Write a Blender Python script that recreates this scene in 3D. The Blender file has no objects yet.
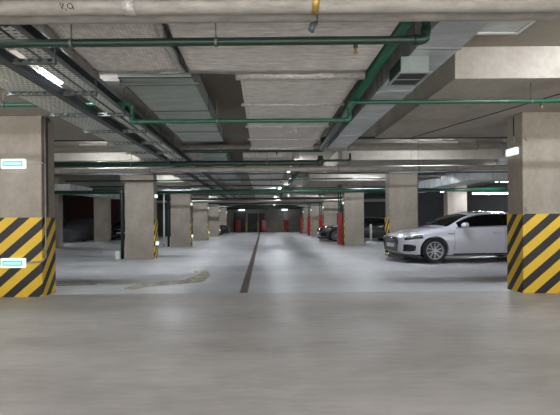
import bpy, bmesh, math, random
from mathutils import Vector, Matrix

random.seed(7)
C = bpy.context.scene.collection
SC = bpy.context.scene
PI = math.pi
R = math.radians

# ------------------------------------------------------------------ camera
H = 1.15                                   # lens height above the floor
cam_d = bpy.data.cameras.new('camera')
cam = bpy.data.objects.new('camera', cam_d)
C.objects.link(cam)
cam_d.sensor_width = 36.0
cam_d.lens = 400.0 * 36.0 / 560.0
cam_d.shift_x = 17.0 / 560.0
cam_d.shift_y = 13.5 / 560.0
cam_d.clip_start = 0.05
cam_d.clip_end = 200
cam.matrix_world = Matrix.Translation((0, 0, H)) @ Matrix.Rotation(R(90), 4, 'X') @ Matrix.Rotation(R(-0.42), 4, 'Z')
SC.camera = cam

# ------------------------------------------------------------------ world, exposure
w = bpy.data.worlds.new('world')
SC.world = w
w.use_nodes = True
# soft fill added behind the viewer, room end left open: brighter below than above
_nt = w.node_tree
_tc = _nt.nodes.new('ShaderNodeTexCoord')
_sp = _nt.nodes.new('ShaderNodeSeparateXYZ')
_nt.links.new(_tc.outputs['Generated'], _sp.inputs[0])
_rp = _nt.nodes.new('ShaderNodeMapRange')
_rp.inputs['From Min'].default_value = -0.02
_rp.inputs['From Max'].default_value = 0.02
_rp.inputs['To Min'].default_value = 4.2     # fill from below the horizon
_rp.inputs['To Max'].default_value = 2.0     # fill from above the horizon
_nt.links.new(_sp.outputs['Z'], _rp.inputs['Value'])
_nt.nodes['Background'].inputs[0].default_value = (1.0, 0.98, 0.955, 1)
_nt.links.new(_rp.outputs[0], _nt.nodes['Background'].inputs[1])
SC.view_settings.view_transform = 'Standard'
SC.view_settings.look = 'None'
SC.view_settings.exposure = 0.0
SC.view_settings.gamma = 1.0
SC.view_settings.use_curve_mapping = False
SC.cycles.max_bounces = 8
SC.cycles.diffuse_bounces = 5
SC.cycles.glossy_bounces = 4
SC.cycles.use_denoising = True
SC.cycles.caustics_reflective = False
SC.cycles.caustics_refractive = False
SC.cycles.sample_clamp_indirect = 4.0
LAMP_S = 170.0                             # radiance of a batten lamp's diffuser

# ------------------------------------------------------------------ materials
def lin(h):
    h = h.lstrip('#')
    out = []
    for i in (0, 2, 4):
        c = int(h[i:i+2], 16) / 255
        out.append(c / 12.92 if c <= 0.04045 else ((c + 0.055) / 1.055) ** 2.4)
    return (*out, 1)

def newmat(name):
    m = bpy.data.materials.new(name)
    m.use_nodes = True
    nt = m.node_tree
    return m, nt, nt.nodes['Principled BSDF']

def node(nt, t, **kw):
    n = nt.nodes.new(t)
    for k, v in kw.items():
        if k in n.inputs.keys():
            n.inputs[k].default_value = v
        else:
            setattr(n, k, v)
    return n

def plain(name, col, rough=0.5, metal=0.0, coat=0.0, bump=0.0, var=0.12, scale=6.0):
    m, nt, b = newmat(name)
    c = lin(col)
    tc = node(nt, 'ShaderNodeTexCoord')
    nz = node(nt, 'ShaderNodeTexNoise', Scale=scale, Detail=4.0)
    nt.links.new(tc.outputs['Object'], nz.inputs['Vector'])
    mx = node(nt, 'ShaderNodeMixRGB')
    mx.inputs[1].default_value = tuple(v * (1 - var) for v in c[:3]) + (1,)
    mx.inputs[2].default_value = tuple(min(1, v * (1 + var)) for v in c[:3]) + (1,)
    nt.links.new(nz.outputs['Fac'], mx.inputs[0])
    nt.links.new(mx.outputs[0], b.inputs['Base Color'])
    b.inputs['Roughness'].default_value = rough
    b.inputs['Metallic'].default_value = metal
    b.inputs['Coat Weight'].default_value = coat
    if bump:
        bp = node(nt, 'ShaderNodeBump', Strength=bump, Distance=0.02)
        nt.links.new(nz.outputs['Fac'], bp.inputs['Height'])
        nt.links.new(bp.outputs[0], b.inputs['Normal'])
    return m

def concrete(name, c1, c2, rough=0.75, scale=1.2, stretch=(1, 1, 1), fine=18.0, spec=0.3, bump=0.15):
    """two scales of blotches and a fine grain"""
    m, nt, b = newmat(name)
    tc = node(nt, 'ShaderNodeTexCoord')
    mp = node(nt, 'ShaderNodeMapping')
    mp.inputs['Scale'].default_value = stretch
    nt.links.new(tc.outputs['Object'], mp.inputs['Vector'])
    n1 = node(nt, 'ShaderNodeTexNoise', Scale=scale, Detail=6.0, Roughness=0.6)
    n2 = node(nt, 'ShaderNodeTexNoise', Scale=fine, Detail=5.0, Roughness=0.7)
    nt.links.new(mp.outputs[0], n1.inputs['Vector'])
    nt.links.new(mp.outputs[0], n2.inputs['Vector'])
    ad = node(nt, 'ShaderNodeMath', operation='MULTIPLY_ADD')
    ad.inputs[1].default_value = 0.35
    nt.links.new(n2.outputs['Fac'], ad.inputs[0])
    sc = node(nt, 'ShaderNodeMath', operation='MULTIPLY')
    sc.inputs[1].default_value = 0.65
    nt.links.new(n1.outputs['Fac'], sc.inputs[0])
    nt.links.new(sc.outputs[0], ad.inputs[2])
    rp = node(nt, 'ShaderNodeValToRGB')
    rp.color_ramp.elements[0].position = 0.36
    rp.color_ramp.elements[0].color = lin(c1)
    rp.color_ramp.elements[1].position = 0.64
    rp.color_ramp.elements[1].color = lin(c2)
    nt.links.new(ad.outputs[0], rp.inputs[0])
    nt.links.new(rp.outputs[0], b.inputs['Base Color'])
    mr = node(nt, 'ShaderNodeMapRange')
    mr.inputs['From Min'].default_value = 0.3
    mr.inputs['From Max'].default_value = 0.7
    mr.inputs['To Min'].default_value = max(0.05, rough - 0.1)
    mr.inputs['To Max'].default_value = min(1, rough + 0.1)
    nt.links.new(n1.outputs['Fac'], mr.inputs['Value'])
    nt.links.new(mr.outputs[0], b.inputs['Roughness'])
    b.inputs['Specular IOR Level'].default_value = spec
    bp = node(nt, 'ShaderNodeBump', Strength=bump, Distance=0.01)
    nt.links.new(n2.outputs['Fac'], bp.inputs['Height'])
    nt.links.new(bp.outputs[0], b.inputs['Normal'])
    return m

def hazard(name, side_sign, period=0.335, k=0.86, phase=0.0, yel='#dcb52c', blk='#1b1b1f'):
    """painted diagonal yellow and black bands, wrapping round the corner of a pillar"""
    m, nt, b = newmat(name)
    tc = node(nt, 'ShaderNodeTexCoord')
    sp = node(nt, 'ShaderNodeSeparateXYZ')
    nt.links.new(tc.outputs['Object'], sp.inputs[0])
    sn = node(nt, 'ShaderNodeSeparateXYZ')
    nt.links.new(tc.outputs['Normal'], sn.inputs[0])
    ab = node(nt, 'ShaderNodeMath', operation='ABSOLUTE')
    nt.links.new(sn.outputs['X'], ab.inputs[0])
    gt = node(nt, 'ShaderNodeMath', operation='GREATER_THAN')
    gt.inputs[1].default_value = 0.5
    nt.links.new(ab.outputs[0], gt.inputs[0])
    ys = node(nt, 'ShaderNodeMath', operation='MULTIPLY')
    ys.inputs[1].default_value = side_sign * 1.5
    nt.links.new(sp.outputs['Y'], ys.inputs[0])
    mxv = node(nt, 'ShaderNodeMix')
    nt.links.new(gt.outputs[0], mxv.inputs[0])
    nt.links.new(sp.outputs['X'], mxv.inputs[2])
    nt.links.new(ys.outputs[0], mxv.inputs[3])
    ml = node(nt, 'ShaderNodeMath', operation='MULTIPLY_ADD')
    ml.inputs[1].default_value = -k
    nt.links.new(mxv.outputs[0], ml.inputs[0])
    nt.links.new(sp.outputs['Z'], ml.inputs[2])
    ph = node(nt, 'ShaderNodeMath', operation='ADD')
    ph.inputs[1].default_value = 20 * period + phase
    nt.links.new(ml.outputs[0], ph.inputs[0])
    dv = node(nt, 'ShaderNodeMath', operation='DIVIDE')
    dv.inputs[1].default_value = period
    nt.links.new(ph.outputs[0], dv.inputs[0])
    fr = node(nt, 'ShaderNodeMath', operation='FRACT')
    nt.links.new(dv.outputs[0], fr.inputs[0])
    lt = node(nt, 'ShaderNodeMath', operation='LESS_THAN')
    lt.inputs[1].default_value = 0.48
    nt.links.new(fr.outputs[0], lt.inputs[0])
    nz = node(nt, 'ShaderNodeTexNoise', Scale=5.0, Detail=5.0)
    nt.links.new(tc.outputs['Object'], nz.inputs['Vector'])
    y1 = lin(yel)
    cy = node(nt, 'ShaderNodeMixRGB')
    cy.inputs[1].default_value = tuple(v * 0.88 for v in y1[:3]) + (1,)
    cy.inputs[2].default_value = tuple(min(1, v * 1.1) for v in y1[:3]) + (1,)
    nt.links.new(nz.outputs['Fac'], cy.inputs[0])
    mc = node(nt, 'ShaderNodeMixRGB')
    nt.links.new(lt.outputs[0], mc.inputs[0])
    nt.links.new(cy.outputs[0], mc.inputs[1])
    mc.inputs[2].default_value = lin(blk)
    nt.links.new(mc.outputs[0], b.inputs['Base Color'])
    b.inputs['Roughness'].default_value = 0.5
    return m

def emit(name, col, strength):
    m, nt, b = newmat(name)
    b.inputs['Base Color'].default_value = lin(col)
    b.inputs['Emission Color'].default_value = lin(col)
    b.inputs['Emission Strength'].default_value = strength
    return m

def foil(name, col, metal=0.35, rough=0.42, bump=0.5, scale=9.0, weave=False, stretch=(1, 1, 1), lo=0.72):
    """crumpled aluminium-faced wrap"""
    m, nt, b = newmat(name)
    c = lin(col)
    tc = node(nt, 'ShaderNodeTexCoord')
    mp = node(nt, 'ShaderNodeMapping')
    mp.inputs['Scale'].default_value = stretch
    nt.links.new(tc.outputs['Object'], mp.inputs['Vector'])
    nz = node(nt, 'ShaderNodeTexNoise', Scale=scale, Detail=7.0, Roughness=0.65)
    nt.links.new(mp.outputs[0], nz.inputs['Vector'])
    mx = node(nt, 'ShaderNodeMixRGB')
    mx.inputs[1].default_value = tuple(v * lo for v in c[:3]) + (1,)
    mx.inputs[2].default_value = tuple(min(1, v * (1.97 - lo)) for v in c[:3]) + (1,)
    cr = node(nt, 'ShaderNodeMapRange')
    cr.inputs['From Min'].default_value = 0.3
    cr.inputs['From Max'].default_value = 0.7
    nt.links.new(nz.outputs['Fac'], cr.inputs['Value'])
    nt.links.new(cr.outputs[0], mx.inputs[0])
    last = mx.outputs[0]
    hgt = nz.outputs['Fac']
    if weave:
        m2 = node(nt, 'ShaderNodeMapping')
        m2.inputs['Rotation'].default_value = (0, 0, R(38))
        nt.links.new(tc.outputs['Object'], m2.inputs['Vector'])
        ck = node(nt, 'ShaderNodeTexChecker', Scale=46.0)
        nt.links.new(m2.outputs[0], ck.inputs['Vector'])
        ad = node(nt, 'ShaderNodeMath', operation='MULTIPLY_ADD')
        ad.inputs[1].default_value = 0.25
        nt.links.new(ck.outputs['Fac'], ad.inputs[0])
        nt.links.new(nz.outputs['Fac'], ad.inputs[2])
        hgt = ad.outputs[0]
        dk = node(nt, 'ShaderNodeMixRGB', blend_type='MULTIPLY')
        dk.inputs[2].default_value = (0.82, 0.82, 0.82, 1)
        nt.links.new(ck.outputs['Fac'], dk.inputs[0])
        nt.links.new(last, dk.inputs[1])
        last = dk.outputs[0]
    nt.links.new(last, b.inputs['Base Color'])
    b.inputs['Metallic'].default_value = metal
    b.inputs['Roughness'].default_value = rough
    bp = node(nt, 'ShaderNodeBump', Strength=bump, Distance=0.02)
    nt.links.new(hgt, bp.inputs['Height'])
    nt.links.new(bp.outputs[0], b.inputs['Normal'])
    return m

def perforated(name, col):
    """pressed steel sheet with staggered slots punched through it"""
    m, nt, b = newmat(name)
    b.inputs['Base Color'].default_value = lin(col)
    b.inputs['Metallic'].default_value = 0.5
    b.inputs['Roughness'].default_value = 0.45
    tc = node(nt, 'ShaderNodeTexCoord')
    sp = node(nt, 'ShaderNodeSeparateXYZ')
    nt.links.new(tc.outputs['Object'], sp.inputs[0])
    def saw(out, per, off=0.0):
        d = node(nt, 'ShaderNodeMath', operation='MULTIPLY_ADD')
        d.inputs[1].default_value = 1 / per
        d.inputs[2].default_value = 50 + off
        nt.links.new(out, d.inputs[0])
        f = node(nt, 'ShaderNodeMath', operation='FRACT')
        nt.links.new(d.outputs[0], f.inputs[0])
        return f.outputs[0]
    def less(out, v):
        l = node(nt, 'ShaderNodeMath', operation='LESS_THAN')
        l.inputs[1].default_value = v
        nt.links.new(out, l.inputs[0])
        return l.outputs[0]
    a1 = node(nt, 'ShaderNodeMath', operation='MULTIPLY')
    nt.links.new(less(saw(sp.outputs['X'], 0.05), 0.62), a1.inputs[0])
    nt.links.new(less(saw(sp.outputs['Y'], 0.10), 0.16), a1.inputs[1])
    a2 = node(nt, 'ShaderNodeMath', operation='MULTIPLY')
    nt.links.new(less(saw(sp.outputs['X'], 0.05, 0.5), 0.62), a2.inputs[0])
    nt.links.new(less(saw(sp.outputs['Y'], 0.10, 0.5), 0.16), a2.inputs[1])
    mx = node(nt, 'ShaderNodeMath', operation='MAXIMUM')
    nt.links.new(a1.outputs[0], mx.inputs[0])
    nt.links.new(a2.outputs[0], mx.inputs[1])
    inv = node(nt, 'ShaderNodeMath', operation='SUBTRACT')
    inv.inputs[0].default_value = 1.0
    nt.links.new(mx.outputs[0], inv.inputs[1])
    nt.links.new(inv.outputs[0], b.inputs['Alpha'])
    return m

def slotted(name, col):
    """steel channel with a row of long slots through its web"""
    m, nt, b = newmat(name)
    b.inputs['Base Color'].default_value = lin(col)
    b.inputs['Metallic'].default_value = 0.5
    b.inputs['Roughness'].default_value = 0.45
    tc = node(nt, 'ShaderNodeTexCoord')
    sp = node(nt, 'ShaderNodeSeparateXYZ')
    nt.links.new(tc.outputs['Object'], sp.inputs[0])
    d = node(nt, 'ShaderNodeMath', operation='MULTIPLY_ADD')
    d.inputs[1].default_value = 1 / 0.08
    d.inputs[2].default_value = 60
    nt.links.new(sp.outputs['X'], d.inputs[0])
    f = node(nt, 'ShaderNodeMath', operation='FRACT')
    nt.links.new(d.outputs[0], f.inputs[0])
    l = node(nt, 'ShaderNodeMath', operation='LESS_THAN')
    l.inputs[1].default_value = 0.55
    nt.links.new(f.outputs[0], l.inputs[0])
    z = node(nt, 'ShaderNodeMath', operation='COMPARE')
    z.inputs[1].default_value = -0.021
    z.inputs[2].default_value = 0.010
    nt.links.new(sp.outputs['Z'], z.inputs[0])
    a = node(nt, 'ShaderNodeMath', operation='MULTIPLY')
    nt.links.new(l.outputs[0], a.inputs[0])
    nt.links.new(z.outputs[0], a.inputs[1])
    i = node(nt, 'ShaderNodeMath', operation='SUBTRACT')
    i.inputs[0].default_value = 1.0
    nt.links.new(a.outputs[0], i.inputs[1])
    nt.links.new(i.outputs[0], b.inputs['Alpha'])
    return m

def worn_paint(name, col, cover=0.5):
    m, nt, b = newmat(name)
    b.inputs['Base Color'].default_value = lin(col)
    b.inputs['Roughness'].default_value = 0.6
    tc = node(nt, 'ShaderNodeTexCoord')
    nz = node(nt, 'ShaderNodeTexNoise', Scale=5.0, Detail=6.0, Roughness=0.7)
    nt.links.new(tc.outputs['Object'], nz.inputs['Vector'])
    rp = node(nt, 'ShaderNodeMapRange')
    rp.inputs['From Min'].default_value = 0.28
    rp.inputs['From Max'].default_value = 0.75
    rp.inputs['To Min'].default_value = 0.0
    rp.inputs['To Max'].default_value = cover
    nt.links.new(nz.outputs['Fac'], rp.inputs['Value'])
    nt.links.new(rp.outputs[0], b.inputs['Alpha'])
    return m

M = {
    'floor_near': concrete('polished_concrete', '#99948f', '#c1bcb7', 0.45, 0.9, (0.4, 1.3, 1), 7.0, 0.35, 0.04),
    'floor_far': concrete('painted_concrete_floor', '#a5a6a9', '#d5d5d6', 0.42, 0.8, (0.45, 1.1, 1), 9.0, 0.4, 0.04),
    'ceiling': concrete('formwork_concrete', '#837b71', '#9c948a', 0.85, 0.8, (1, 1, 1), 14.0),
    'pillar': concrete('cast_concrete', '#8a8176', '#a79f94', 0.8, 1.6, (1, 1, 0.7), 16.0),
    'capital': concrete('cast_concrete_slab', '#958e84', '#b1aba2', 0.85, 1.3, (1, 1, 1), 14.0),
    'wall': concrete('wall_concrete', '#77746f', '#918d86', 0.85, 0.8),
    'wall_dark': concrete('dark_painted_wall', '#3a3b3b', '#4a4a49', 0.8, 0.8),
    'wall_red': concrete('dark_red_wall', '#3c2422', '#4a2d2a', 0.8, 0.8),
    'green': plain('green_enamel', '#0c4b36', 0.42, 0.0, 0.4, 0, 0.15, 3),
    'green_dark': plain('dark_green_enamel', '#072c1f', 0.45, 0.0, 0.3, 0, 0.15, 3),
    'black_pipe': plain('black_plastic_pipe', '#2c3232', 0.35),
    'lag': foil('pipe_lagging', '#928e87', 0.1, 0.4, 0.3, 7.0, False, (1, 3, 3)),
    'lag_white': foil('white_pipe_lagging', '#9d9891', 0.1, 0.5, 0.25, 6.0, False, (1, 3, 3)),
    'wrap_weave': foil('woven_duct_wrap', '#d6d2cd', 0.0, 0.5, 0.6, 14.0, True, (1, 1, 1), 0.72),
    'wrap': foil('duct_wrap', '#d9d5d0', 0.0, 0.5, 0.9, 5.0, False, (1, 5, 1), 0.66),
    'tape': foil('foil_tape', '#c9c6c2', 0.5, 0.35, 0.8, 25.0),
    'duct': foil('galvanized_steel', '#c3c8ca', 0.45, 0.38, 0.06, 2.0, False, (1, 3, 1)),
    'duct_green': foil('galvanized_steel_dull', '#99a49e', 0.3, 0.42, 0.05, 2.0, False, (1, 3, 1)),
    'steel': plain('zinc_steel', '#9aa0a2', 0.4, 0.7),
    'steel_dark': plain('dark_steel', '#41474a', 0.5, 0.3),
    'rod': plain('threaded_rod', '#6d6f6e', 0.5, 0.6),
    'perf': perforated('perforated_sheet', '#dde1dc'),
    'slotted': slotted('slotted_channel', '#5d6361'),
    'brass': plain('brass', '#b5974f', 0.4, 0.7),
    'grille': plain('grille_mesh', '#2d3432', 0.5, 0.4),
    'lamp_body': plain('white_lamp_housing', '#d9dbdb', 0.5),
    'lamp': emit('lit_diffuser', '#f1f8ff', LAMP_S),
    'lamp_soft': emit('lit_glass_dome', '#f1f8ff', 3.0),
    'sign_frame': emit('lit_white_rim', '#e6f7f1', 1.0),
    'sign_green': emit('lit_green_panel', '#3fc093', 0.62),
    'sign_band': emit('lit_lettering', '#98e6c9', 0.85),
    'sign_blue': emit('lit_cool_panel', '#dfe9ff', 1.3),
    'conduit': plain('grey_conduit', '#8f8b85', 0.5),
    'red': plain('red_enamel', '#94181f', 0.4, 0.0, 0.3),
    'rust': concrete('rusty_channel', '#4e3a30', '#6e5547', 0.8, 3.0),
    'yellow_worn': worn_paint('worn_yellow_paint', '#c9bd86', 0.55),
    'white': plain('white_plastic', '#d8d8d5', 0.5),
    'ink': plain('black_marker_ink', '#1c1c20', 0.6),
    'white_paint': plain('white_car_paint', '#c9cbd6', 0.22, 0.0, 1.0, 0, 0.02),
    'black_paint': plain('black_car_paint', '#131517', 0.2, 0.0, 1.0, 0, 0.02),
    'grey_paint': plain('grey_car_paint', '#3f4448', 0.25, 0.2, 1.0, 0, 0.02),
    'cover': foil('car_cover_cloth', '#4a4a4b', 0.0, 0.8, 0.8, 5.0),
    'glass': plain('tinted_glass', '#101413', 0.06, 0.0, 0.5, 0, 0.0),
    'tyre': plain('tyre_rubber', '#17181a', 0.75),
    'alloy': plain('alloy', '#a9abb0', 0.3, 0.7),
    'chrome': plain('chrome', '#d5d8da', 0.12, 1.0),
    'gloss_black': plain('gloss_black_trim', '#0e0f11', 0.25, 0.0, 0.5),
    'lens': plain('clear_lens', '#5d646b', 0.1, 0.3, 1.0),
    'drl': plain('white_lens', '#9aa1a8', 0.15, 0.2, 1.0),
    'haz_left': hazard('hazard_paint_left', 1.0, phase=-0.04),
    'haz_right': hazard('hazard_paint_right', -1.0, phase=-0.045),
    'haz_small': hazard('hazard_paint_post', 1.0, period=0.24),
}

# ------------------------------------------------------------------ mesh helpers
def tag(o, label=None, cat=None, group=None, kind=None):
    if label: o['label'] = label
    if cat: o['category'] = cat
    if group: o['group'] = group
    if kind: o['kind'] = kind
    return o

def thing(name, label, cat, loc=(0, 0, 0), group=None, kind=None):
    o = bpy.data.objects.new(name, None)
    o.empty_display_size = 0.1
    C.objects.link(o)
    o.location = loc
    return tag(o, label, cat, group, kind)

class MB:
    """collects shapes that are welded into one mesh object"""
    def __init__(s):
        s.bm = bmesh.new()
    def box(s, x0, x1, y0, y1, z0, z1, bevel=0.0):
        vs = [s.bm.verts.new((x, y, z)) for z in (z0, z1) for y in (y0, y1) for x in (x0, x1)]
        fs = []
        for q in ((0, 2, 3, 1), (4, 5, 7, 6), (0, 1, 5, 4), (2, 6, 7, 3), (0, 4, 6, 2), (1, 3, 7, 5)):
            fs.append(s.bm.faces.new([vs[i] for i in q]))
        if bevel:
            es = list({e for f in fs for e in f.edges})
            bmesh.ops.bevel(s.bm, geom=es, offset=bevel, segments=2, affect='EDGES', profile=0.5)
        return s
    def prism(s, pts, d):
        """extrude a polygon of 3D points along the vector d"""
        d = Vector(d)
        a = [s.bm.verts.new(p) for p in pts]
        b = [s.bm.verts.new(Vector(p) + d) for p in pts]
        n = len(pts)
        s.bm.faces.new(a)
        s.bm.faces.new(list(reversed(b)))
        for i in range(n):
            s.bm.faces.new((a[i], b[i], b[(i + 1) % n], a[(i + 1) % n]))
        bmesh.ops.recalc_face_normals(s.bm, faces=s.bm.faces[:])
        return s
    def tube(s, pts, r, seg=12, cap=True):
        pts = [Vector(p) for p in pts]
        rings = []
        prev = None
        for i, p in enumerate(pts):
            if i == 0: t = pts[1] - p
            elif i == len(pts) - 1: t = p - pts[i - 1]
            else: t = (pts[i + 1] - p).normalized() + (p - pts[i - 1]).normalized()
            t.normalize()
            if prev is None:
                up = Vector((0, 0, 1)) if abs(t.z) < 0.9 else Vector((1, 0, 0))
                u = t.cross(up).normalized()
            else:
                u = prev - t * prev.dot(t)
                u.normalize()
            prev = u
            v = t.cross(u)
            rr = r[i] if isinstance(r, (list, tuple)) else r
            rings.append([s.bm.verts.new(p + (u * math.cos(2 * PI * k / seg) + v * math.sin(2 * PI * k / seg)) * rr) for k in range(seg)])
        for a, b in zip(rings, rings[1:]):
            for k in range(seg):
                f = s.bm.faces.new((a[k], a[(k + 1) % seg], b[(k + 1) % seg], b[k]))
                f.smooth = True
        if cap:
            s.bm.faces.new(list(reversed(rings[0])))
            s.bm.faces.new(rings[-1])
        return s
    def ring(s, prof, axis='Y', seg=40):
        """spin a closed (radius, height) outline about an axis"""
        rings = []
        for r, h in prof:
            rings.append([s.bm.verts.new((r * math.cos(2 * PI * k / seg), h, r * math.sin(2 * PI * k / seg))) for k in range(seg)])
        for a, b in zip(rings, rings[1:] + rings[:1]):
            for k in range(seg):
                s.bm.faces.new((a[k], a[(k + 1) % seg], b[(k + 1) % seg], b[k])).smooth = True
        return s
    def lathe(s, prof, origin=(0, 0, 0), axis='Z', seg=32):
        """spin (radius, height) pairs about an axis"""
        o = Vector(origin)
        rings = []
        for r, h in prof:
            ring = []
            for k in range(seg):
                a = 2 * PI * k / seg
                c, d = r * math.cos(a), r * math.sin(a)
                v = (c, d, h) if axis == 'Z' else ((h, c, d) if axis == 'X' else (c, h, d))
                ring.append(s.bm.verts.new(o + Vector(v)))
            rings.append(ring)
        for a, b in zip(rings, rings[1:]):
            for k in range(seg):
                f = s.bm.faces.new((a[k], a[(k + 1) % seg], b[(k + 1) % seg], b[k]))
                f.smooth = True
        s.bm.faces.new(rings[0])
        s.bm.faces.new(rings[-1])
        bmesh.ops.recalc_face_normals(s.bm, faces=s.bm.faces[:])
        return s
    def build(s, name, mat, parent=None, smooth_angle=None):
        me = bpy.data.meshes.new(name)
        bmesh.ops.recalc_face_normals(s.bm, faces=s.bm.faces[:])
        s.bm.to_mesh(me)
        s.bm.free()
        me.materials.append(mat)
        o = bpy.data.objects.new(name, me)
        C.objects.link(o)
        if parent is not None:
            o.parent = parent
        if smooth_angle:
            me.shade_smooth()
            me.set_sharp_from_angle(angle=R(smooth_angle))
        return o

def elbows(pts, rad):
    """round the corners of a polyline with arcs of the given radius"""
    pts = [Vector(p) for p in pts]
    out = [pts[0]]
    for a, b, c in zip(pts, pts[1:], pts[2:]):
        d1, d2 = (b - a).normalized(), (c - b).normalized()
        rr = min(rad, (b - a).length * 0.45, (c - b).length * 0.45)
        p, q = b - d1 * rr, b + d2 * rr
        for k in range(7):
            t = k / 6
            out.append(p * (1 - t) ** 2 + b * 2 * t * (1 - t) + q * t * t)
    out.append(pts[-1])
    return out

def copy_tree(o, parent=None):
    c = o.copy()
    C.objects.link(c)
    if parent is not None:
        c.parent = parent
    for ch in list(o.children):
        copy_tree(ch, c)
    return c

CEIL = 3.19
YJ = 6.39                                   # expansion joint across the floor
YB = 42.0                                   # back wall
# ------------------------------------------------------------------ setting
def struct(name, mb, mat):
    return tag(mb.build(name, mat), kind='structure')

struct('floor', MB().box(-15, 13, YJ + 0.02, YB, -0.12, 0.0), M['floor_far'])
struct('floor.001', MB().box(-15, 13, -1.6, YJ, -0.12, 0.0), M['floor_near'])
struct('trim_1', MB().box(-15, 13, YJ, YJ + 0.02, -0.12, -0.006), M['rust'])
struct('ceiling', MB().box(-15, 13, -1.6, YB, CEIL, CEIL + 0.2), M['ceiling'])  # stops short behind the camera so the added fill enters
struct('wall_left', MB().box(-15.2, -15, -1.6, YB, -0.12, CEIL + 0.2), M['wall_dark'])
struct('wall_right', MB().box(13, 13.2, -1.6, YB, -0.12, CEIL + 0.2), M['wall_dark'])
struct('wall_back', MB().box(-15.2, 13.2, YB, YB + 0.2, -0.12, CEIL + 0.2), M['wall'])
struct('wall_partition', MB().box(-15, -11.2, 31, 31.2, 0, CEIL), M['wall_red'])
struct('wall_partition.002', MB().box(-11.2, -6.6, 31, 31.2, 0, CEIL), M['wall_dark'])
struct('wall_partition.001', MB().box(6.8, 13, 27.5, 27.7, 0, CEIL), M['wall_dark'])

# ------------------------------------------------------------------ pillars
ORD = ['first', 'second', 'third', 'fourth', 'fifth', 'sixth']
PILY = [6.2, 12.3, 18.2, 24.1, 30.0, 36.0]
HZ = 1.23
def pillar(side, k, x0, y0, label, wrap='full', capital=True):
    """side +1: stands right of the aisle, x0 is the face towards the aisle"""
    t = thing('concrete_pillar', label, 'pillar', (x0, y0, 0), kind='thing')
    wx = 0.89 * side
    a, b = min(0, wx), max(0, wx)
    top = CEIL - 0.38 if capital else CEIL
    MB().box(a, b, 0, 0.39, 0, top, 0.008).build('shaft', M['pillar'], t)
    if capital:
        cx = wx / 2
        MB().box(cx - 2.2, cx + 2.2, 0.195 - 1.68, 0.195 + 1.68, CEIL - 0.38, CEIL, 0.01).build('capital', M['capital'], t)
    e = 0.006
    hm = M['haz_left'] if side < 0 else M['haz_right']
    if wrap == 'full':
        MB().box(a - e, b + e, -e, 0.39 + e, 0.0, HZ).build('hazard_band', hm, t)
    elif wrap == 'side':
        xs = (-e - 0.02, 0.0) if side > 0 else (0.0, e + 0.02)
        MB().box(xs[0], xs[1], 0.01, 0.38, 0.0, HZ).build('hazard_panel', hm, t)
    return t

LX = [-3.43, -3.36, -3.31, -3.34, -3.31, -3.3]
RX = [4.03, 3.95, 3.71, 3.68, 3.66, 3.66]
llab = ['broad left pillar with yellow and black bands and two lit green signs',
        'second concrete pillar left of the aisle, black bent downpipe beside it',
        'third concrete pillar left of the aisle, straight black downpipe beside it',
        'fourth concrete pillar along the left of the aisle, half way to the back',
        'fifth concrete pillar along the left of the aisle, just before the dark parked car',
        'last concrete pillar along the left of the aisle near the back wall']
rlab = ['broad banded yellow and black pillar hiding the tail of the white car',
        'concrete pillar right behind the bonnet of the white car',
        'concrete pillar in front of the black car, a red guard at its aisle side',
        'concrete pillar just behind the nose of the black car, right of the aisle',
        'fifth concrete pillar along the right of the aisle, behind the black car',
        'last concrete pillar along the right of the aisle near the back wall']
PIL_L, PIL_R = [], []
for k in range(6):
    PIL_L.append(pillar(-1, k, LX[k], PILY[k], llab[k], 'full' if k == 0 else 'side'))
    yy = PILY[k] + (0.2 if k == 1 else 0)
    PIL_R.append(pillar(1, k, RX[k], yy, rlab[k], 'full' if k == 0 else 'side'))
for k, y in enumerate((12.3, 18.2, 24.1)):
    pillar(-1, k, -9.3, y, ['concrete pillar deep in the left bays, hidden by the banded pillar',
                            'pale pillar deep in the left bays beside the edge of the banded pillar',
                            'grey pillar between the two dark garage openings on the left'][k], None, False)
    pillar(1, k, 8.4, y, ['concrete pillar deep in the right bays, hidden by the banded pillar',
                          'beige pillar seen over the windscreen of the white car',
                          'grey pillar deep in the right bays behind the black downpipe'][k], None, False)

# floor channel down the aisle and worn paint
t = thing('drainage_channel', 'narrow rust-brown drainage channel running down the middle of the aisle', 'drain', (-0.32, YJ + 0.03, 0))
MB().box(-0.065, -0.045, 0, 34, 0.0, 0.006).box(0.045, 0.065, 0, 34, 0.0, 0.006).build('rim', M['steel_dark'], t)
g = MB()
g.box(-0.045, 0.045, 0, 34, 0.0, 0.003)
g.build('grate', M['rust'], t)

def flat(name, pts, z, mat, label, cat):
    o = MB().prism([(x, y, z) for x, y in pts], (0, 0, 0.0015)).build(name, mat)
    return tag(o, label, cat)
flat('floor_arrow', [(-2.36, 6.78), (-2.42, 7.0), (-2.2, 7.45), (-1.9, 7.75), (-1.55, 7.95), (-1.45, 8.7), (-1.62, 9.2), (-1.35, 9.5), (-1.14, 8.6), (-1.14, 7.6), (-1.6, 7.3), (-2.0, 7.12), (-2.2, 6.8)],
     0.002, M['yellow_worn'], 'worn pale yellow bent arrow painted on the floor left of the drain', 'floor marking')
flat('floor_line', [(-3.9, 7.2), (-3.9, 7.35), (-3.1, 7.5), (-3.1, 7.33)], 0.002, M['yellow_worn'],
     'faint yellow line remnant on the floor beside the banded left pillar', 'floor marking')

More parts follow.
